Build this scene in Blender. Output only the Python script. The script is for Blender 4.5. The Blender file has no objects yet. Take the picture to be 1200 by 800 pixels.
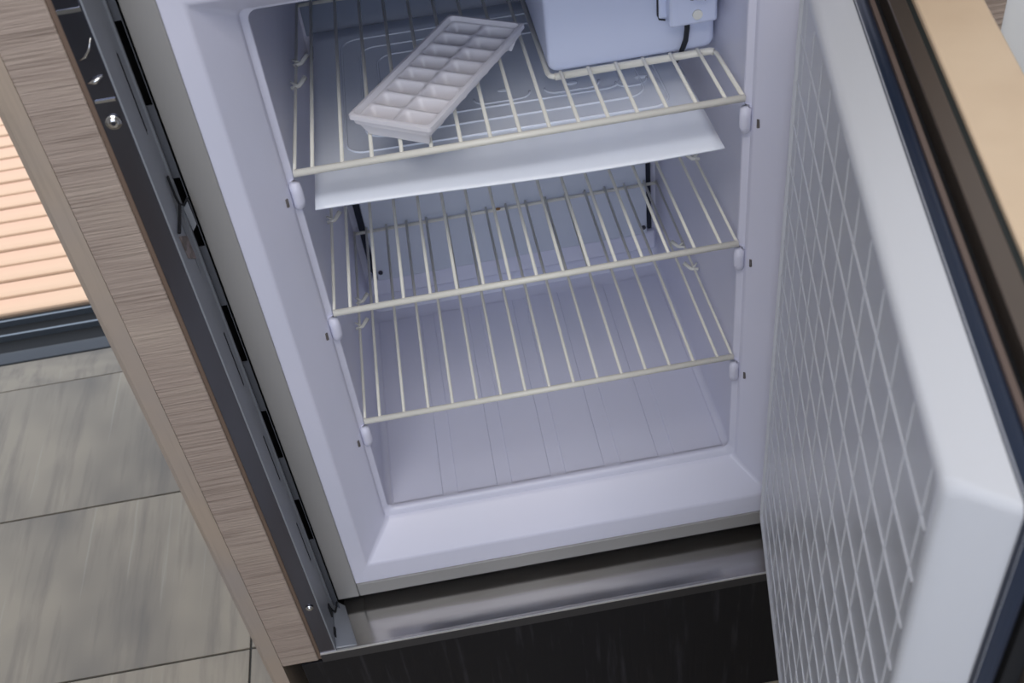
import bpy, bmesh, math, random
from mathutils import Matrix, Vector, Euler
random.seed(7)
SC = bpy.context.scene
COL = SC.collection

# ------------------------------------------------------------------ camera
CAM_F = 1277.5
cam_data = bpy.data.cameras.new('camera')
cam = bpy.data.objects.new('camera', cam_data); COL.objects.link(cam)
R = ((0.9845, -0.1410, -0.1042), (-0.1719, -0.6589, -0.7324), (0.0347, 0.7389, -0.6729))   # right, down, forward
rx = Vector(R[0]).normalized(); fw = Vector(R[2]).normalized(); up = (-Vector(R[1])).normalized()
M = Matrix.Identity(4)
for i in range(3):
    M[i][0] = rx[i]; M[i][1] = up[i]; M[i][2] = -fw[i]
M.translation = Vector((0.1331, -0.8267, 0.9886))
cam.matrix_world = M
cam_data.sensor_width = 36.0
cam_data.lens = CAM_F / 1200.0 * 36.0
cam_data.clip_start = 0.02
cam_data.dof.use_dof = True
cam_data.dof.focus_distance = 1.10
cam_data.dof.aperture_fstop = 11.0
SC.camera = cam

# ------------------------------------------------------------------ world, sun, large lights, exposure
world = bpy.data.worlds.new('world'); SC.world = world
world.use_nodes = True
bg = world.node_tree.nodes['Background']
bg.inputs[0].default_value = (0.80, 0.87, 1.0, 1); bg.inputs[1].default_value = 1.25

def area(name, loc, target, sx, sy, power, color):
    d = bpy.data.lights.new(name, 'AREA'); d.shape = 'RECTANGLE'; d.size = sx; d.size_y = sy
    d.energy = power; d.color = color
    o = bpy.data.objects.new(name, d); COL.objects.link(o); o.location = loc
    o.rotation_euler = (Vector(target) - Vector(loc)).to_track_quat('-Z', 'Y').to_euler()
    return o
sd = bpy.data.lights.new('sun', 'SUN'); sd.energy = 2.35; sd.color = (1.0, 0.90, 0.78); sd.angle = 0.01
sun = bpy.data.objects.new('sun', sd); COL.objects.link(sun)
sun.rotation_euler = (Vector((0.25, -0.03, -1))).to_track_quat('-Z', 'Y').to_euler()
# added area lights without a visible source: cool behind the photographer, warm overhead
area('back_fill', (-0.3, -2.55, 1.35), (0.15, 0.0, 0.3), 2.0, 1.3, 24.0, (0.74, 0.83, 1.0))
area('overhead_fill', (0.05, -1.05, 2.10), (0.12, -0.65, 0.0), 1.3, 1.1, 23.0, (1.0, 0.955, 0.90))
SC.view_settings.view_transform = 'Standard'
SC.view_settings.look = 'None'
SC.view_settings.gamma = 1.0
SC.view_settings.exposure = 0.0

# ------------------------------------------------------------------ materials
def mat(name, col, rough=0.5, metal=0.0, spec=0.5, noise=None, bump=None, aniso=0.0, coat=0.0):
    """noise=(scale xyz, detail, colour2, lo, hi); bump=(scale xyz, strength, distance)"""
    m = bpy.data.materials.new(name); m.use_nodes = True
    nt = m.node_tree; b = nt.nodes['Principled BSDF']
    b.inputs['Base Color'].default_value = (*col, 1); b.inputs['Roughness'].default_value = rough
    b.inputs['Metallic'].default_value = metal; b.inputs['Specular IOR Level'].default_value = spec
    if coat: b.inputs['Coat Weight'].default_value = coat; b.inputs['Coat Roughness'].default_value = 0.12
    tc = nt.nodes.new('ShaderNodeTexCoord')
    def nz(scale, detail):
        mp = nt.nodes.new('ShaderNodeMapping'); mp.inputs['Scale'].default_value = scale
        nt.links.new(tc.outputs['Object'], mp.inputs['Vector'])
        n = nt.nodes.new('ShaderNodeTexNoise'); n.inputs['Scale'].default_value = 1.0
        n.inputs['Detail'].default_value = detail; n.inputs['Roughness'].default_value = 0.6
        nt.links.new(mp.outputs[0], n.inputs['Vector']); return n
    if noise:
        for k, (scale, detail, c2, lo, hi) in enumerate(noise if isinstance(noise, list) else [noise]):
            n = nz(scale, detail)
            r = nt.nodes.new('ShaderNodeMapRange'); r.inputs['From Min'].default_value = lo; r.inputs['From Max'].default_value = hi
            nt.links.new(n.outputs['Fac'], r.inputs['Value'])
            mx = nt.nodes.new('ShaderNodeMix'); mx.data_type = 'RGBA'
            if k == 0: mx.inputs['A'].default_value = (*col, 1)
            else: nt.links.new(prev, mx.inputs['A'])
            mx.inputs['B'].default_value = (*c2, 1)
            nt.links.new(r.outputs[0], mx.inputs['Factor'])
            prev = mx.outputs['Result']
        nt.links.new(prev, b.inputs['Base Color'])
    if bump:
        scale, st, dist = bump
        n = nz(scale, 4.0)
        bp = nt.nodes.new('ShaderNodeBump'); bp.inputs['Strength'].default_value = st; bp.inputs['Distance'].default_value = dist
        nt.links.new(n.outputs['Fac'], bp.inputs['Height']); nt.links.new(bp.outputs[0], b.inputs['Normal'])
    return m

LINER = mat('white liner plastic', (0.73, 0.73, 0.86), 0.32, noise=((6, 6, 6), 2, (0.70, 0.71, 0.84), .35, .7))
PLUG = mat('white door liner plastic', (0.655, 0.675, 0.725), 0.28)
GREYPAINT = mat('grey painted steel', (0.34, 0.33, 0.325), 0.42, noise=((5, 5, 3), 2, (0.30, 0.295, 0.29), .35, .7))
WIRE = mat('cream coated wire', (0.80, 0.78, 0.70), 0.35)
TRAYM = mat('pale bluish translucent tray', (0.82, 0.86, 0.95), 0.22)
ICEM = mat('white ice tray plastic', (0.80, 0.78, 0.82), 0.30)
BOXM = mat('freezer box plastic', (0.69, 0.74, 0.92), 0.33)
PANELM = mat('evaporator plate', (0.62, 0.66, 0.75), 0.38)
DARKGAP = mat('dark gap', (0.012, 0.016, 0.03), 0.7)
CABLE = mat('black cable', (0.01, 0.012, 0.018), 0.35)
CLIP = mat('clear plastic clip', (0.82, 0.81, 0.74), 0.25)
SCREW = mat('bright screw', (0.72, 0.72, 0.72), 0.18, 1.0)
DARKSCREW = mat('dark screw', (0.02, 0.02, 0.03), 0.4)
RUST = mat('rust', (0.30, 0.16, 0.07), 0.8)
STEEL = mat('brushed stainless steel', (0.52, 0.52, 0.54), 0.24, 1.0, noise=((4, 4, 60), 3, (0.44, 0.44, 0.47), .4, .7), bump=((3, 3, 300), .05, .0005))
NAVY = mat('dark reflective steel', (0.15, 0.16, 0.21), 0.20, 1.0, noise=((20, 20, 3), 2, (0.12, 0.115, 0.14), .4, .7))
RAILM = mat('zinc plated rail', (0.30, 0.32, 0.36), 0.42, 0.35)
BLACK = mat('black slot', (0.006, 0.007, 0.01), 0.8)
EDGEBR = mat('brown edge band', (0.17, 0.115, 0.085), 0.5)
OAKH = mat('grey oak laminate cross grain', (0.42, 0.335, 0.285), 0.55,
           noise=[((9, 9, 420), 8, (0.26, 0.20, 0.165), .50, .68), ((3, 3, 14), 3, (0.50, 0.41, 0.34), .5, .75)],
           bump=((14, 14, 420), 1.0, .0016))
OAKV = mat('grey oak laminate long grain', (0.44, 0.355, 0.285), 0.5,
           noise=[((160, 160, 6), 6, (0.33, 0.275, 0.22), .5, .75), ((4, 4, 5), 3, (0.38, 0.33, 0.30), .45, .7)],
           bump=((200, 200, 8), .25, .0006))
PEACH = mat('tan oak laminate', (0.86, 0.68, 0.49), 0.5, noise=((5, 5, 5), 4, (0.74, 0.56, 0.39), .4, .7))
GASKET = mat('dark rubber gasket', (0.018, 0.028, 0.055), 0.28)
DSTEEL = mat('brown tinted door steel', (0.16, 0.13, 0.11), 0.38, 0.6)
DBROWN = mat('brown door trim', (0.14, 0.10, 0.085), 0.5)
DARKWOOD = mat('black stained wood laminate', (0.005, 0.005, 0.008), 0.5, 0.0, 0.3, noise=((70, 70, 5), 6, (0.045, 0.043, 0.052), .56, .8), bump=((120, 120, 6), .5, .0008))
FLOORM = mat('grey wood look tile', (0.37, 0.325, 0.255), 0.30,
             noise=[((38, 3.2, 3), 7, (0.17, 0.15, 0.13), .48, .80), ((3.5, 2.2, 2), 3, (0.17, 0.155, 0.135), .42, .72), ((70, 2.2, 9), 5, (0.44, 0.41, 0.35), .62, .8)],
             bump=((60, 4, 4), .18, .001))
GROUT = mat('dark grout', (0.07, 0.07, 0.065), 0.9)
DECKM = mat('pale sunlit decking', (0.62, 0.50, 0.36), 0.6, noise=[((2, 60, 9), 4, (0.52, 0.40, 0.28), .45, .8), ((.9, 4.5, 1), 1, (0.66, 0.44, 0.33), .42, .6)])
ALU = mat('black aluminium', (0.008, 0.011, 0.016), 0.6, 0.0, 0.25)
SLOTM = mat('brownish slot', (0.13, 0.115, 0.11), 0.6)
ALULINE = mat('grey aluminium', (0.22, 0.26, 0.31), 0.35, 0.7)
WALLW = mat('white wall paint', (0.90, 0.91, 0.90), 0.7, noise=((3, 3, 3), 2, (0.78, 0.80, 0.83), .4, .7))
ROOMW = mat('room wall paint', (0.55, 0.53, 0.50), 0.8, noise=((3, 3, 3), 2, (0.50, 0.48, 0.46), .4, .7))
CEILM = mat('ceiling paint', (0.75, 0.75, 0.75), 0.8, noise=((3, 3, 3), 2, (0.72, 0.72, 0.72), .4, .7))

# ------------------------------------------------------------------ helpers
ROOT = {}
def props(o, label, cat, group=None):
    o['label'] = label; o['category'] = cat
    if group: o['group'] = group
def empty(name, loc, label=None, cat=None, group=None):
    o = bpy.data.objects.new(name, None); COL.objects.link(o); o.location = loc
    o.empty_display_size = 0.05
    if label: props(o, label, cat, group)
    ROOT[o.name] = Vector(loc)
    return o
def origin(o):
    v = Vector((0, 0, 0))
    while o is not None:
        v += Vector(o.location); o = o.parent
    return v
def obj(name, bm, m, parent=None, loc=None, bevel=0.0, seg=2, smooth=False, label=None):
    """bm is in world coordinates; the object's origin is loc (default: that of its parent)"""
    po = origin(parent) if parent else Vector((0, 0, 0))
    lo = Vector(loc) if loc is not None else po
    bmesh.ops.recalc_face_normals(bm, faces=bm.faces)
    bmesh.ops.translate(bm, verts=bm.verts, vec=-lo)
    me = bpy.data.meshes.new(name); 
    for f in bm.faces: f.smooth = smooth
    bm.to_mesh(me); bm.free(); me.materials.append(m)
    o = bpy.data.objects.new(name, me); COL.objects.link(o)
    if parent: o.parent = parent
    o.location = lo - po
    if bevel:
        md = o.modifiers.new('bevel', 'BEVEL'); md.width = bevel; md.segments = seg; md.limit_method = 'ANGLE'; md.angle_limit = 0.5
        md.harden_normals = False
        for f in me.polygons: f.use_smooth = True
        try: me.set_sharp_from_angle(angle=0.9)
        except Exception: pass
    if label: o['label'] = label
    return o
def hexa(bm, p):
    v = [bm.verts.new(q) for q in p]
    for f in ((0, 3, 2, 1), (4, 5, 6, 7), (0, 1, 5, 4), (1, 2, 6, 5), (2, 3, 7, 6), (3, 0, 4, 7)):
        bm.faces.new([v[i] for i in f])
def addbox(bm, x0, x1, y0, y1, z0, z1):
    hexa(bm, [(x0, y0, z0), (x1, y0, z0), (x1, y1, z0), (x0, y1, z0), (x0, y0, z1), (x1, y0, z1), (x1, y1, z1), (x0, y1, z1)])
def box(name, x0, x1, y0, y1, z0, z1, m, parent=None, bevel=0.0, label=None, loc=None):
    bm = bmesh.new(); addbox(bm, x0, x1, y0, y1, z0, z1)
    return obj(name, bm, m, parent, loc=loc, bevel=bevel, label=label)
def tube(bm, pts, r, n=10, closed=False, cap=True):
    pts = [Vector(p) for p in pts]; rings = []; N = len(pts)
    for i, p in enumerate(pts):
        a = pts[(i - 1) % N] if (closed or i > 0) else p
        b = pts[(i + 1) % N] if (closed or i < N - 1) else p
        t = (b - a).normalized()
        ref = Vector((0, 0, 1)) if abs(t.z) < 0.9 else Vector((0, 1, 0))
        s = t.cross(ref).normalized(); u = s.cross(t).normalized()
        rr = r[i] if isinstance(r, (list, tuple)) else r
        rings.append([bm.verts.new(p + (s * math.cos(k * 2 * math.pi / n) + u * math.sin(k * 2 * math.pi / n)) * rr) for k in range(n)])
    for i in range(N if closed else N - 1):
        A, B = rings[i], rings[(i + 1) % N]
        for k in range(n): bm.faces.new((A[k], A[(k + 1) % n], B[(k + 1) % n], B[k]))
    if cap and not closed: bm.faces.new(rings[0]); bm.faces.new(rings[-1])
def arc(c, r, a0, a1, n, f):
    return [f(c[0] + r * math.cos(a0 + (a1 - a0) * i / n), c[1] + r * math.sin(a0 + (a1 - a0) * i / n)) for i in range(n + 1)]
def rrect(x0, x1, y0, y1, r, n, f):
    p = []
    for cx, cy, a in ((x1 - r, y1 - r, 0), (x0 + r, y1 - r, 90), (x0 + r, y0 + r, 180), (x1 - r, y0 + r, 270)):
        p += arc((cx, cy), r, math.radians(a), math.radians(a + 90), n, f)
    return p
def ball(bm, c, rx_, ry_, rz_, seg=12, ring=8):
    geo = bmesh.ops.create_uvsphere(bm, u_segments=seg, v_segments=ring, radius=1.0)
    for v in geo['verts']: v.co = Vector((c[0] + v.co.x * rx_, c[1] + v.co.y * ry_, c[2] + v.co.z * rz_))
def disc(bm, c, nrm, r, h, n=16):
    nrm = Vector(nrm).normalized(); tube(bm, [Vector(c), Vector(c) + nrm * h], r, n)

# ------------------------------------------------------------------ setting: floor, walls, ceiling
FZ = -0.36
fl = box('floor', -3.0, 2.6, -3.0, 0.8355, FZ - 0.03, FZ - 0.003, GROUT); fl['kind'] = 'structure'
tile_me = None
TX, TY, G = 0.653, 0.3293, 0.0036
for r_ in range(-8, 2):
    y0 = 0.4300 + r_ * TY
    off = -0.261
    for q in range(-5, 5):
        x0 = off + q * TX
        if x0 < -2.95 or x0 > 1.9: continue
        if tile_me is None:
            bm = bmesh.new(); addbox(bm, G / 2, TX - G / 2, G / 2, TY - G / 2, -0.02, 0.0)
            t = obj('tile', bm, FLOORM, fl); tile_me = t.data
            md = t.modifiers.new('bevel', 'BEVEL'); md.width = 0.0012; md.segments = 1
        else:
            t = bpy.data.objects.new('tile', tile_me); COL.objects.link(t); t.parent = fl
        # the far row is cut at the threshold
        t.location = (x0, y0, FZ)
        if r_ == 1: t.scale = (1, (0.8355 - y0) / TY, 1)

wb = box('wall_back', -3.0, 2.6, -3.02, -3.0, FZ, 2.15, ROOMW); wb['kind'] = 'structure'
wr = box('wall_right', 0.577, 2.6, -0.092, 0.83, FZ, 2.15, WALLW); wr['kind'] = 'structure'
wf = box('wall_far', -0.175, 0.575, 0.62, 0.83, FZ, 2.15, ROOMW); wf['kind'] = 'structure'
wl = box('wall_left', -3.02, -3.0, -3.0, 0.83, FZ, 2.15, ROOMW); wl['kind'] = 'structure'
we = box('wall_side', 2.6, 2.62, -3.0, 0.83, FZ, 2.15, ROOMW); we['kind'] = 'structure'
ce = box('ceiling', -3.0, 2.6, -3.0, 0.95, 2.15, 2.20, CEILM); ce['kind'] = 'structure'

# sliding door threshold in the opening (a black sill with raised running rails)
d1 = box('door_1', -3.0, -0.175, 0.8357, 1.002, FZ - 0.03, FZ - 0.012, ALU); d1['kind'] = 'structure'
box('sill_band', -3.0, -0.175, 0.838, 0.872, FZ - 0.012, FZ + 0.002, mat('blue grey aluminium', (0.075, 0.085, 0.10), .5, .2), d1, .0012)
for y, w, h in ((0.8745, .004, .006), (0.927, .0045, .012), (0.974, .0045, .012)):
    box('rail', -3.0, -0.175, y - w / 2, y + w / 2, FZ - 0.012, FZ - 0.004 + h - .006, ALULINE, d1)
# outdoor decking
deck = empty('deck', (-1.6, 1.6, FZ - 0.03), 'sunlit pale wooden slat decking beyond the black door threshold', 'decking')
bmb = bmesh.new(); addbox(bmb, -3.0, -0.3, 1.004, 3.3, FZ - 0.05, FZ - 0.03); obj('joist_bed', bmb, mat('brown shadow bed', (.10, .065, .04), .9), deck)
me0 = None
for k in range(36):
    y = 1.006 + 0.0580 * k
    if me0 is None:
        bm = bmesh.new(); addbox(bm, -2.7, 0, 0, 0.0515, -0.03, -0.002)
        pk = obj('plank', bm, DECKM, None, loc=(0, 0, 0)); me0 = pk.data; pk.parent = deck
    else:
        pk = bpy.data.objects.new('plank', me0); COL.objects.link(pk); pk.parent = deck
    md = pk.modifiers.new('bevel', 'BEVEL'); md.width = .006; md.segments = 2
    pk.location = Vector((-0.3, y, FZ + random.uniform(-.001, .001))) - deck.location

# ------------------------------------------------------------------ built-in cabinet around the fridge
cab = empty('built_in_cabinet', (-0.14, 0.2, FZ), 'grey oak laminate cabinet framing the open fridge', 'cabinet')
bm = bmesh.new()   # long-grain end panel down to the floor
pr = [(-.176, -.085), (-.1725, -.094), (-.167, -.0990), (-.1515, -.0995), (-.1515, .60), (-.176, .60)]
vb = [bm.verts.new((x, y, FZ)) for x, y in pr]; vt = [bm.verts.new((x, y, .80)) for x, y in pr]
bm.faces.new(vb[::-1]); bm.faces.new(vt)
for i in range(len(pr)): bm.faces.new((vb[i], vb[(i + 1) % 6], vt[(i + 1) % 6], vt[i]))
obj('end_panel', bm, OAKV, cab, label='long-grained oak end panel reaching the floor')
box('stile', -.1514, -.1085, -.100, -.080, -.1165, .80, OAKH, cab, .0012, label='oak stile with fine cross grain')
box('edge_strip', -.1085, -.1045, -.0985, -.080, -.1165, .80, EDGEBR, cab, .0006, label='brown edge band')
box('stile', .520, .5755, -.100, -.080, FZ, .80, OAKH, cab, .0012)
box('worktop', -.18, .574, -.115, .60, .80, .835, OAKV, cab, .002)
box('plinth', -.1305, .52, -.099, -.085, FZ, -.1215, DARKWOOD, cab, .0008, label='black stained wood plinth')
box('support_batten', -.1305, .52, -.084, .42, -.1425, -.1225, DARKGAP, cab)

# ------------------------------------------------------------------ stainless niche frame
fr = empty('steel_niche_frame', (.19, -.03, -.12), 'stainless steel frame with slotted rails lining the fridge niche', 'frame')
box('front_strip', -.1042, -.0865, -.100, -.0975, -.103, .80, NAVY, fr, .0005, label='dark mirror-like front strip')
# slotted side rail seen obliquely: built of pieces so that the slots are real openings
bm = bmesh.new()
RX = -.0865
def rail_piece(y0, y1, z0, z1, x=RX, t=.0014): addbox(bm, x, x + t, y0, y1, z0, z1)
slots = [(.572 + .137 * k, .642 + .137 * k) for k in range(-4, 2)]
z = -.103
addbox(bm, RX, RX + .0014, -.100, -.068, -.103, .80)
zz = [-.103]
for a, b in slots: zz += [a, b]
zz.append(.80)
for i in range(0, len(zz), 2): rail_piece(-.068, -.0655, max(zz[i], -.103), zz[i + 1])
for a, b in slots:
    if b < -.103: continue
addbox(bm, RX, RX + .0014, -.0655, -.052, -.103, .80)
obj('side_rail', bm, RAILM, fr, label='light grey slotted rail')
bm = bmesh.new(); addbox(bm, RX - .003, RX - .0022, -.07, .02, -.103, .80); obj('rail_backing', bm, BLACK, fr)
bm = bmesh.new()
addbox(bm, RX - .0005, RX + .0014, -.052, -.0505, -.103, .80)      # bent bright lip
addbox(bm, RX + .0014, RX + .0034, -.0545, -.052, -.103, .80)
obj('rail_lip', bm, RAILM, fr)
bm = bmesh.new()
addbox(bm, RX + .0014, -.0846, -.0475, -.0460, -.103, .80)
addbox(bm, -.0787, -.0783, -.0475, -.0460, -.103, .80)
fz = [-.103]
for k in range(-4, 2): fz += [.5855 + .137 * k, .656 + .137 * k]
fz.append(.80)
for i in range(0, len(fz), 2):
    if fz[i + 1] > -.103: addbox(bm, -.0846, -.0787, -.0475, -.0460, max(fz[i], -.103), fz[i + 1])
obj('inner_rail', bm, mat('darker zinc rail', (.13, .14, .165), .45, .3), fr, label='darker inner rail with long black slots')
# broken latch on the rail: tongue, bent wire, rusty patch
def plate(name, pts, y, t, m, lab=None):
    bm = bmesh.new(); f = [bm.verts.new((x, y, z)) for x, z in pts]; k = [bm.verts.new((x, y + t, z)) for x, z in pts]
    bm.faces.new(f); bm.faces.new(k[::-1])
    for i in range(len(pts)): bm.faces.new((f[i], f[(i + 1) % len(pts)], k[(i + 1) % len(pts)], k[i]))
    return obj(name, bm, m, fr, bevel=.0004, label=lab)
plate('latch_tongue', [(-.0815, .4985), (-.0765, .5045), (-.0757, .4800), (-.0805, .4735)], -.0600, .0010, RAILM)
bm = bmesh.new(); tube(bm, [(RX + .003, -.063, .531), (RX + .003, -.0625, .512), (RX + .0035, -.0610, .503), (-.0800, -.0605, .5005), (-.0752, -.0600, .5065)], .0011, 8)
obj('latch_wire', bm, BLACK, fr, label='black wire latch')
bm = bmesh.new(); tube(bm, [(RX + .0035, -.0610, .502), (RX + .0028, -.072, .4960), (RX + .0026, -.087, .4925)], .0013, 8)
obj('latch_wire', bm, BLACK, fr)
bm = bmesh.new()
hexa(bm, [(RX + .0012, -.086, .4660), (RX + .0024, -.086, .4660), (RX + .0024, -.066, .4500), (RX + .0012, -.066, .4500),
          (RX + .0012, -.088, .4900), (RX + .0024, -.088, .4900), (RX + .0024, -.068, .4760), (RX + .0012, -.068, .4760)])
obj('latch_patch', bm, mat('rusty grey patch', (.30, .25, .24), .6, .4, noise=((90, 90, 90), 4, (.16, .13, .12), .45, .6)), fr, bevel=.0005, label='rusty patch on the rail')
# screws and pressed bright marks in the front strip
for z in (.605, -.012):
    bm = bmesh.new(); disc(bm, (-.0955, -.1003, z), (0, -1, 0), .0058 if z > 0 else .0042, .0012); ball(bm, (-.0955, -.1015, z), .0045 if z > 0 else .003, .002, .0045 if z > 0 else .003)
    s = obj('screw', bm, SCREW, fr, smooth=True)
    if z > 0:
        bm = bmesh.new(); disc(bm, (-.0950, -.1036, z + .0004), (0, -1, 0), .0016, .0004); obj('screw_recess', bm, DARKSCREW, s)
# pressed steel hinge plate at the top of the strip
bm = bmesh.new()
addbox(bm, -.1038, -.0870, -.1012, -.100, .692, .80)
obj('pressed_plate', bm, NAVY, fr, bevel=.0008)
box('bright_fold', -.1035, -.0872, -.1018, -.1003, .6895, .6925, SCREW, fr)
box('bright_fold', -.1025, -.0880, -.1012, -.1003, .6215, .6235, SCREW, fr)
bm = bmesh.new(); tube(bm, [(-.1015, -.1005, .655), (-.097, -.1012, .657), (-.0925, -.1012, .662), (-.0885, -.1005, .670)], [.0004, .0009, .0009, .0004], 8)
tube(bm, [(-.102, -.1005, .6375), (-.097, -.1016, .6385), (-.0905, -.1005, .6415)], [.0008, .0022, .0006], 8)
obj('pressed_ridge', bm, SCREW, fr, smooth=True)
# ledge
bm = bmesh.new()
yz = [(-.1000, -.1195), (-.1000, -.1035), (-.0995, -.1028), (-.0965, -.1030), (.40, -.1035), (.40, -.1060), (-.0985, -.1060), (-.0985, -.1195)]
for xx in (-.1042, .515):
    pass
va = [bm.verts.new((-.1042, y, z)) for y, z in yz]; vb = [bm.verts.new((.515, y, z)) for y, z in yz]
bm.faces.new(va[::-1]); bm.faces.new(vb)
for i in range(len(yz)): bm.faces.new((va[i], va[(i + 1) % len(yz)], vb[(i + 1) % len(yz)], vb[i]))
obj('ledge', bm, mat('polished stainless ledge', (0.50, 0.49, 0.48), 0.16, 1.0, noise=((6, 30, 3), 3, (0.42, 0.40, 0.385), .4, .7), bump=((5, 40, 2), .12, .0012)), fr, label='polished steel ledge')
box('ledge_lip', -.1042, .515, -.1012, -.1000, -.1200, -.1052, mat('dark satin steel', (.09, .09, .10), .35, .8), fr, label='dark front lip of the ledge')
box('ledge_edge', -.1042, .515, -.1014, -.0998, -.1050, -.1028, mat('bright steel edge', (.80, .80, .80), .3, .7), fr)
# bent bracket foot in the lower left corner
bm = bmesh.new()
hexa(bm, [(-.085, -.098, -.1028), (-.060, -.098, -.1028), (-.073, -.040, -.1028), (-.085, -.040, -.1028),
          (-.085, -.098, -.1000), (-.063, -.098, -.1010), (-.075, -.040, -.1010), (-.085, -.040, -.0850)])
obj('bracket_foot', bm, RAILM, fr, bevel=.0006)
bm = bmesh.new()
tube(bm, [(RX + .002, -.066, -.062), (RX + .003, -.062, -.078), (RX + .004, -.056, -.090), (RX + .006, -.050, -.088), (RX + .008, -.045, -.080)], .0012, 8)
addbox(bm, RX + .0014, RX + .0030, -.0700, -.0640, -.0800, -.0600)
addbox(bm, RX + .0014, RX + .0030, -.0860, -.0760, -.0990, -.0900)
obj('bracket_slot', bm, BLACK, fr)
for a, b in slots:
    if b > -.1 and not (.40 < a < .46): box('thin_slot', RX + .0012, RX + .0017, -.0675, -.0655, max(a + .003, -.095), b - .002, BLACK, fr)

# ------------------------------------------------------------------ the fridge
W = 0.41
fg = empty('refrigerator', (.205, .15, -.087), 'open white under-counter refrigerator with empty wire-shelved interior', 'refrigerator')
ZT = .70
box('flange', -.0780, -.0522, -.0425, -.020, -.087, ZT, GREYPAINT, fg, .001)
box('flange', -.0518, .488, -.0425, -.020, -.087, -.0650, GREYPAINT, fg, .001)
box('flange', .4622, .488, -.0425, -.020, -.0648, ZT, GREYPAINT, fg, .001)
box('flange', -.0518, .4618, -.0425, -.020, .683, ZT, GREYPAINT, fg, .001)
bm = bmesh.new()
addbox(bm, -.078, -.070, -.019, .42, -.087, ZT); addbox(bm, .480, .488, -.019, .42, -.087, ZT)
addbox(bm, -.0698, .4798, -.019, .42, -.087, -.079); addbox(bm, -.0698, .4798, -.019, .42, ZT - .008, ZT); addbox(bm, -.0698, .4798, .412, .42, -.0788, ZT - .0082)
obj('cabinet_body', bm, mat('grey cabinet steel', (.30, .30, .31), .4), fg)
# moulded liner: rings of rounded rectangles (left, right, bottom, top offsets outward; depth y; corner radius)
rings = [(.0522, .0522, .0648, .058, -.0400, .001), (.036, .036, .038, .034, -.0400, .002), (.0335, .0335, .0345, .0305, -.0392, .003), (.032, .032, .033, .029, -.0375, .004),
         (.006, .006, .008, .006, -.0040, .006), (.0045, .0045, .0060, .0045, -.0010, .007), (.0042, .0042, .0045, .004, .0025, .007), (.002, .002, -.001, .002, .0042, .008), (-.0012, -.0012, -.003, -.0005, .0065, .009),
         (-.0018, -.0018, -.0035, -.0005, .0085, .009), (.000, .000, -.003, .000, .0112, .009), (.002, .002, .002, .002, .0130, .009), (.002, .002, .002, .002, .3500, .010), (-.001, -.001, -.002, -.001, .3650, .014), (-.010, -.010, -.010, -.010, .3700, .016)]
bm = bmesh.new(); prev = None
for l, r_, b, t, y, rad in rings:
    pts = rrect(-l, W + r_, -b, .625 + t, rad, 5, lambda a, c_: (a, y, c_))
    ring = [bm.verts.new(p) for p in pts]
    if prev:
        for i in range(len(ring)): bm.faces.new((prev[i], prev[(i + 1) % len(ring)], ring[(i + 1) % len(ring)], ring[i]))
    prev = ring
bm.faces.new(prev)
ln = obj('liner', bm, LINER, fg, smooth=True, label='white moulded plastic liner')
ln.data.set_sharp_from_angle(angle=.62)
# shelf stops on the liner's bead, with their small dark slots on the sloping side
for x, sgn in ((-.0005, -1), (W + .0005, 1)):
    for zc in (.452, .292, .135):
        bm = bmesh.new(); tube(bm, [(x, .004, zc + .014), (x - sgn * .0012, .003, zc + .011), (x - sgn * .002, .0025, zc + .003), (x - sgn * .002, .0025, zc - .006), (x - sgn * .001, .003, zc - .012), (x, .004, zc - .015)], [.0025, .0052, .0055, .0055, .005, .0022], 12)
        st = obj('shelf_stop', bm, LINER, ln, smooth=True)
        bm = bmesh.new()
        xx = x + sgn * .0072; tube(bm, [(xx, -.0069, zc + .003), (xx + sgn * .0003, -.0072, zc - .005)], [.0013, .0015], 8); obj('stop_slot', bm, SLOTM, ln)
# ribbed floor of the liner
bm = bmesh.new(); xs = []
gro = [(.066, .085), (.131, .150), (.1955, .2145), (.260, .2805), (.3250, .3455)]
prof = [(.006, .001), (.008, .0022)]
for a, b in gro: prof += [(a, .0022), (a + .0012, .0006), (b - .0012, .0006), (b, .0022)]
prof += [(W - .008, .0022), (W - .006, .001)]
prof = [(x, z - .0025) for x, z in prof]
A_ = [bm.verts.new((x, .016, z)) for x, z in prof]; B_ = [bm.verts.new((x, .345, z)) for x, z in prof]
for i in range(len(prof) - 1): bm.faces.new((A_[i], A_[i + 1], B_[i + 1], B_[i]))
obj('ribbed_bottom', bm, LINER, fg)
# rear wall: evaporator plate between dark gaps, over a small ledge
bm = bmesh.new()
hexa(bm, [(.0195, .352, .067), (.3935, .352, .070), (.3935, .3595, .070), (.0195, .3595, .067), (.0165, .352, .415), (.3945, .352, .415), (.3945, .3595, .415), (.0165, .3595, .415)])
ev = obj('evaporator_plate', bm, PANELM, fg, bevel=.0015, label='flat bluish evaporator plate')
for x in (.0215, .3850):
    bm = bmesh.new(); disc(bm, (x + .0035, .3522, .0815), (0, -1, 0), .0032, .002, 12); obj('screw', bm, DARKSCREW, ev, label='small dark screw')
bm = bmesh.new()
hexa(bm, [(.0110, .3555, .085), (.0180, .3555, .067), (.0180, .3600, .067), (.0110, .36, .085), (.0060, .3555, .415), (.0160, .3555, .415), (.0160, .36, .415), (.0060, .36, .415)])
obj('dark_gap', bm, DARKGAP, ev)
box('dark_gap', .3950, .4005, .3555, .36, .075, .415, DARKGAP, ev)
bm = bmesh.new()
hexa(bm, [(.004, .3535, .040), (.406, .3535, .040), (.406, .3690, .040), (.004, .3690, .040), (.004, .3575, .068), (.406, .3575, .068), (.406, .369, .068), (.004, .369, .068)])
obj('rear_ledge', bm, LINER, fg, bevel=.003)
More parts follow.
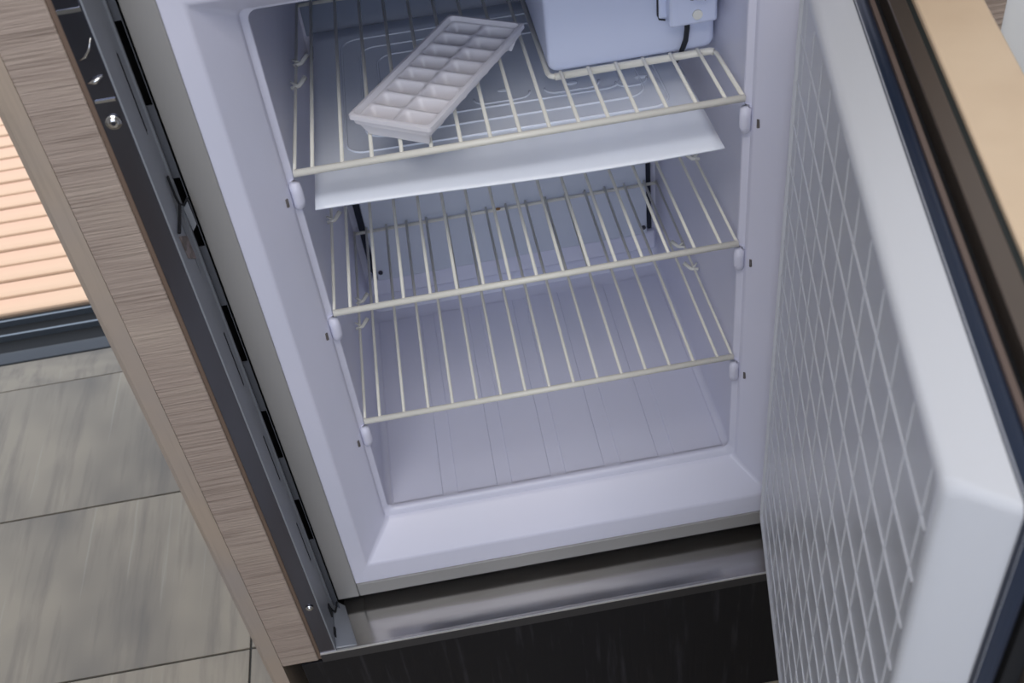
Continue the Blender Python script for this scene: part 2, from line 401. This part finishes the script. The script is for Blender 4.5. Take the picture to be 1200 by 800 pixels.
box('rear_shade_plate', .004, .405, .3655, .3695, .425, .615, mat('grey rear shade', (.27, .31, .40), .5), fg, .001, label='added dark grey plate standing in for shade above the drip tray')  # added plate; its dark colour imitates the shade on the upper rear wall
# freezer box with rounded front
fb = None
bm = bmesh.new()
def fbring(ins, y, rad):
    return [bm.verts.new(p) for p in rrect(.2475 + ins, .4085 - ins, .4728 + ins, .640, rad, 6, lambda a, c_: (a, y, c_))]
rr_ = [fbring(.006, .1030, .007), fbring(.0025, .1038, .008), fbring(.0008, .1055, .009), fbring(0, .1085, .009), fbring(0, .35, .009)]
bm.faces.new(rr_[0])
for A_, B_ in zip(rr_, rr_[1:]):
    for i in range(len(A_)): bm.faces.new((A_[i], A_[(i + 1) % len(A_)], B_[(i + 1) % len(A_)], B_[i]))
bm.faces.new(rr_[-1][::-1])
for v in bm.verts: v.co.z -= max(0.0, .0) 
fb = obj('freezer_box', bm, BOXM, fg, smooth=True, label='pale blue-white freezer compartment front')
fb.data.set_sharp_from_angle(angle=.8)
# thermostat housing
th = box('thermostat_housing', .3605, .4055, .084, .1028, .5085, .600, BOXM, fg, .003)
box('housing_tab', .3535, .3620, .0985, .1030, .5125, .600, BOXM, th, .0015)
bm = bmesh.new(); tube(bm, [(.3530, .1000, .60), (.3530, .1000, .516), (.3545, .1000, .5115), (.3600, .1, .5100)], .0009, 8); obj('tab_outline', bm, DARKSCREW, th)
bm = bmesh.new(); disc(bm, (.3860, .0838, .5190), (0, -1, 0), .0046, .0022); obj('housing_screw', bm, CLIP, th, smooth=False, label='white screw head')
bm = bmesh.new(); disc(bm, (.3885, .0838, .5475), (0, -1, 0), .0125, .009, 24); kn = obj('knob', bm, BOXM, th, bevel=.001)
bm = bmesh.new(); disc(bm, (.3810, .0836, .5375), (0, -1, 0), .0035, .002, 12); disc(bm, (.3925, .0836, .5345), (0, -1, 0), .0025, .002, 12); obj('knob_hole', bm, DARKGAP, th)
bm = bmesh.new(); tube(bm, [(.3800, .0960, .512), (.3797, .0955, .500), (.3788, .0970, .488), (.3770, .0990, .480), (.3735, .1005, .470), (.370, .105, .462)], .0026, 10)
obj('sensor_cable', bm, CABLE, fg, smooth=True, label='black sensor cable below the thermostat')
# moulded hooks on the side walls
def hook(x, y, z, s):
    bm = bmesh.new()
    tube(bm, [(x - s * .004, y, z - .001), (x + s * .004, y + .002, z - .0005), (x + s * .011, y + .010, z + .0035)], [.0018, .0022, .0026], 8)
    tube(bm, [(x + s * .003, y + .002, z - .0005), (x - s * .004, y + .008, z + .0015)], [.0018, .0012], 8)
    obj('shelf_hook', bm, CLIP, fg, smooth=True)
for zc in (.475, .3126, .1585):
    hook(.004, .152, zc + .002, 1); hook(W - .004, .153, zc + .002, -1)
    if zc != .3126:
        hook(.006, .198, zc + .002, 1); hook(W - .008, .198, zc + .002, -1)

# door of the fridge, a part that stands open
DU = Vector((.2153, .9765, 0)); DN = Vector((.9765, -.2153, 0)); DA = Vector((.3160, -.5550, 0))
def D(u, o, z): return DA + DU * u + DN * o + Vector((0, 0, z))
def dbox(bm, u0, u1, o0, o1, z0, z1):
    hexa(bm, [D(u0, o0, z0), D(u1, o0, z0), D(u1, o1, z0), D(u0, o1, z0), D(u0, o0, z1), D(u1, o0, z1), D(u1, o1, z1), D(u0, o1, z1)])
UM = .452
bm = bmesh.new(); dbox(bm, -.031, UM, .0455, .0575, -.075, .635)
door = obj('fridge_door', bm, DSTEEL, fg, loc=D(UM, .05, -.08), bevel=.001, label='fridge door swung open with dark steel edge')
bm = bmesh.new(); dbox(bm, -.020, UM, .0345, .0375, -.066, .634); obj('inner_skin', bm, DBROWN, door)
bm = bmesh.new(); dbox(bm, -.026, UM, .0375, .0455, -.070, .622); obj('edge_groove', bm, BLACK, door)
bm = bmesh.new(); dbox(bm, -.030, UM, .0575, .0615, -.075, .633); obj('rear_seal', bm, mat('green black strip', (.015, .022, .024), .5), door)
bm = bmesh.new(); dbox(bm, -.034, UM, .0615, .1055, -.085, .637); obj('decor_front', bm, PEACH, door, bevel=.0015, label='tan laminate decor front')
# gasket loop
bm = bmesh.new()
def gpts(ins, o): return rrect(-.0265 + ins, UM - ins, -.066 + ins, .632 - ins, .004, 3, lambda a, c_: D(a, o, c_))
gr = []
for ins, o in ((.001, .0345), (0, .0325), (.0005, .0305), (.0018, .0290), (.0012, .0275), (.004, .0262), (.012, .0262)):
    gr.append([bm.verts.new(p) for p in gpts(ins, o)])
for A_, B_ in zip(gr, gr[1:]):
    for i in range(len(A_)): bm.faces.new((A_[i], A_[(i + 1) % len(A_)], B_[(i + 1) % len(A_)], B_[i]))
gk = obj('gasket', bm, GASKET, door, smooth=True, label='dark rubber door seal')
# plug: moulded inner liner of the door
bm = bmesh.new(); pr_ = []
def dring(u0, u1, z0, z1, o, rad): return [bm.verts.new(p) for p in rrect(u0, u1, z0, z1, rad, 5, lambda a, c_: D(a, o, c_))]
specs = [(-.0245, .475, -.058, .6300, .0270, .004), (-.0200, .480, -.052, .6275, .0262, .005), (-.0050, .494, -.036, .6230, .0060, .007), (-.0030, .496, -.034, .6215, .0022, .008), (.0000, .494, -.031, .6190, .0000, .008),
         (.0060, .490, -.026, .6130, -.0003, .006), (.0080, .489, -.024, .6110, .0006, .005), (.0105, .488, -.022, .6090, .0022, .004)]
for s in specs:
    ring = dring(*s); 
    if pr_:
        for i in range(len(ring)): bm.faces.new((pr_[i], pr_[(i + 1) % len(ring)], ring[(i + 1) % len(ring)], ring[i]))
    pr_ = ring
bm.faces.new(pr_)
pl = obj('inner_liner', bm, PLUG, door, smooth=True, label='white moulded door liner embossed with a square grid'); pl.data.set_sharp_from_angle(angle=.7)
# embossed grid: one raised rib per line
bm = bmesh.new()
def rib(p0, p1, w, h):
    # p = (u,z); triangular-topped rib standing off the panel at o=.0022
    d = Vector((p1[0] - p0[0], p1[1] - p0[1])).normalized(); s = Vector((-d.y, d.x)) * w / 2
    v = []
    for p in (p0, p1):
        v.append([bm.verts.new(D(p[0] + s.x * k, .0023 - hh, p[1] + s.y * k)) for k, hh in ((-1, 0), (-.35, h), (.35, h), (1, 0))])
    for i in range(3): bm.faces.new((v[0][i], v[0][i + 1], v[1][i + 1], v[1][i]))
for k in range(-1, 15):
    z = .0115 + .04 * k
    if z < -.012 or z > .606: continue
    rib((.0120, z), (.487, z), .0030, .0010)
for k in range(12):
    u = .0215 + .0405 * k
    rib((u, -.020), (u, .6085), .0026, .0007)
gd = obj('embossed_grid', bm, PLUG, door, smooth=False); gd['kind'] = 'stuff'

# ------------------------------------------------------------------ wire shelves
SH = [.4752, .3126, .1585]
rodx = [.0205 + .02635 * i for i in range(15)]
def shelf(z, label, notch=False):
    root = empty('wire_shelf', (W / 2, .17, z), label, 'shelf', 'wire shelves of the refrigerator')
    YB = .345
    def wire(name, pts, r, n=8, lab=None):
        bm = bmesh.new(); tube(bm, pts, r, n); return obj(name, bm, WIRE, root, smooth=True)
    wire('front_bar', [(.0035, 0, z), (W - .0035, 0, z)], .0034, 12)
    xs0, xs1 = .0045, W - .0045
    if not notch:
        wire('rear_bar', [(xs0, YB, z - .0025), (xs1, YB, z - .0025)], .0022)
        wire('side_wire', [(xs0, 0, z + .001), (xs0, YB, z)], .0016); wire('side_wire', [(xs1, 0, z + .001), (xs1, YB, z)], .0016)
        for x in rodx: wire('rod', [(x, .001, z + .0022), (x, YB + .003, z + .0015)], .0017)
    else:
        NX, NY = .2462, .0935
        wire('rear_bar', [(xs0, YB, z - .0025), (NX, YB, z - .0025)], .0022)
        wire('side_wire', [(xs0, 0, z + .001), (xs0, YB, z)], .0016)
        c_ = [(NX, YB, z - .001), (NX, NY + .008, z - .001), (NX + .0015, NY + .003, z - .001), (NX + .0055, NY, z - .001), (W - .009, NY, z - .001), (W - .0055, NY - .002, z - .001), (W - .0045, NY - .007, z), (W - .0045, 0, z + .001)]
        wire('notch_wire', c_[:4], .0026, 10); wire('notch_bar', c_[3:6], .0036, 10); wire('side_wire', c_[5:], .0022, 8)
        bm = bmesh.new()
        for x in rodx:
            if x < NX: wire('rod', [(x, .001, z + .0022), (x, YB + .003, z + .0015)], .0018)
            elif x < W - .01: wire('rod', [(x, .001, z + .0022), (x, NY - .002, z + .0024), (x, NY + .002, z + .0018), (x, NY + .003, z - .001)], .0018)
    return root
s1 = shelf(SH[0], 'top cream wire shelf, notched around the freezer box', True)
s2 = shelf(SH[1], 'middle cream wire shelf, directly below the drip tray')
s3 = shelf(SH[2], 'lowest cream wire shelf, closest to the fridge bottom')
bm = bmesh.new(); ball(bm, (.194, .3435, SH[2] - .0005), .0035, .0018, .0018); rs = obj('rust_spot', bm, RUST, s3, smooth=True, label='small brown rust spot')

# ------------------------------------------------------------------ drip tray
dt = empty('drip_tray', (.2, .19, .433), 'thin pale drip tray sheet hanging beneath the top wire shelf', 'tray')
bm = bmesh.new(); NXs, NYs = 40, 14
def tz(x, y):
    s = (x - .013) / .373
    f = max(0.0, 1 - (y - .0) / .12)
    return .4345 - .004 * s + f * (.0032 * math.sin(s * 6.0 + .6) - .0035 * math.sin(s * 3.1)) * .45
top = [[bm.verts.new((.0135 + .3745 * i / NXs - (.004 * (j / NYs) * (1 - 2 * i / NXs)) * 0, .000 - .006 * (i / NXs) * (1 - j / NYs) + .352 * j / NYs, tz(.0135 + .3745 * i / NXs, .352 * j / NYs))) for i in range(NXs + 1)] for j in range(NYs + 1)]
for j in range(NYs):
    for i in range(NXs): bm.faces.new((top[j][i], top[j][i + 1], top[j + 1][i + 1], top[j + 1][i]))
sh = obj('sheet', bm, TRAYM, dt, smooth=True)
md = sh.modifiers.new('solid', 'SOLIDIFY'); md.thickness = .0016
bm = bmesh.new()
for i, ins in enumerate((0, .024, .047)):
    pts = rrect(.045 + ins * .8, .362 - ins * .8, .083 + ins, .320 - ins, .018, 6, lambda a, c_: (a, c_, tz(a, c_) + .0002)); tube(bm, pts, .0013, 8, closed=True)
for x0, x1, y0 in ((.175, .232, .137), (.247, .303, .137), (.318, .350, .128), (.062, .118, .130)):
    pts = arc((x0 + .012, y0 + .012), .012, math.pi, 1.5 * math.pi, 5, lambda a, c_: (a, c_, tz(a, c_) + .0002)) + arc((x1 - .012, y0 + .012), .012, 1.5 * math.pi, 2 * math.pi, 5, lambda a, c_: (a, c_, tz(a, c_) + .0002))
    tube(bm, pts, .0012, 8)
for x, y in ((.207, .159), (.275, .152), (.345, .143), (.144, .146), (.09, .155)): ball(bm, (x, y, tz(x, y)), .007, .004, .0016)
obj('embossed_ridges', bm, TRAYM, dt, smooth=True)

# ------------------------------------------------------------------ ice cube tray
it = empty('ice_cube_tray', (.1462, .0925, .4790), 'white ice cube tray lying askew on the top wire shelf', 'tray')
ang = math.atan2(.162, .106)
L_, B_w, H_ = .196, .0835, .0255
rotm = Matrix.Rotation(ang, 4, 'Z')
def T(a, b, z): return it.location + rotm @ Vector((a, b, z))
def ring(bm, a0, a1, b0, b1, z, rad, n=4): return [bm.verts.new(p) for p in rrect(a0, a1, b0, b1, rad, n, lambda a, b: T(a, b, z))]
def skin(bm, rg, first=False, last=False):
    for A, B in zip(rg, rg[1:]):
        for i in range(len(A)): bm.faces.new((A[i], A[(i + 1) % len(A)], B[(i + 1) % len(A)], B[i]))
    if first: bm.faces.new(rg[0])
    if last: bm.faces.new(rg[-1])
bm = bmesh.new(); h = L_ / 2; w = B_w / 2
skin(bm, [ring(bm, -h + .006, h - .006, -w + .006, w - .006, .0165, .003), ring(bm, -h + .0045, h - .0045, -w + .0045, w - .0045, .0150, .004), ring(bm, -h + .0025, h - .0025, -w + .0025, w - .0025, .0158, .005), ring(bm, -h + .0015, h - .0015, -w + .0015, w - .0015, .0205, .005), ring(bm, -h, h, -w, w, .0210, .0035), ring(bm, -h, h, -w, w, .0250, .0035),
          ring(bm, -h + .001, h - .001, -w + .001, w - .001, .0256, .0055), ring(bm, -h + .0035, h - .0035, -w + .0035, w - .0035, .0256, .005), ring(bm, -h + .0050, h - .0050, -w + .0050, w - .0050, .0222, .004), ring(bm, -h + .0058, h - .0058, -w + .0058, w - .0058, .0215, .004)])
obj('rim', bm, ICEM, it, smooth=True).data.set_sharp_from_angle(angle=.7)
for e in (-1, 1):
    bm = bmesh.new()
    p = [T(e * a, b, z) for z, a, q in ((.0008, h - .0115, w - .011), (.0165, h - .0050, w - .0050)) for a, b in ((a, -q), (a, q), (a - .002, q), (a - .002, -q))]
    hexa(bm, p); obj('end_wall', bm, ICEM, it, bevel=.0006)
# cells: a pocket with an outer skin each
pa = (L_ - .0116) / 8; pb = (B_w - .0116) / 2
cell_me = None
for i in range(8):
    for j in range(2):
        a = -L_ / 2 + .0058 + pa * (i + .5); b = -B_w / 2 + .0058 + pb * (j + .5)
        if cell_me is None:
            bm = bmesh.new()
            def cr(sa, sb, z, rad): return [bm.verts.new(p) for p in rrect(-sa, sa, -sb, sb, rad, 4, lambda q, r_: (q, r_, z))]
            ha, hb = pa / 2, pb / 2
            inner = [cr(ha, hb, .0213, .0004), cr(ha - .0012, hb - .0016, .0212, .004), cr(ha - .0022, hb - .0026, .0196, .0045), cr(ha - .0042, hb - .0050, .0120, .005), cr(ha - .0062, hb - .0085, .0055, .004), cr(ha - .0085, hb - .0130, .0030, .0025)]
            outer = [inner[0], cr(ha - .0008, hb - .0012, .0196, .0045), cr(ha - .0030, hb - .0038, .0115, .005), cr(ha - .0048, hb - .0068, .0040, .005), cr(ha - .0068, hb - .0100, .0014, .0035)]
            for rg in (inner, outer):
                for A, B in zip(rg, rg[1:]):
                    for k in range(len(A)): bm.faces.new((A[k], A[(k + 1) % len(A)], B[(k + 1) % len(A)], B[k]))
                bm.faces.new(rg[-1])
            c0 = obj('ice_cell', bm, ICEM, None, loc=(0, 0, 0), smooth=True); cell_me = c0.data; cell_me.set_sharp_from_angle(angle=.9)
            c0.parent = it
        else:
            c0 = bpy.data.objects.new('ice_cell', cell_me); COL.objects.link(c0); c0.parent = it
        c0.location = rotm @ Vector((a, b, 0)); c0.rotation_euler = (0, 0, ang)
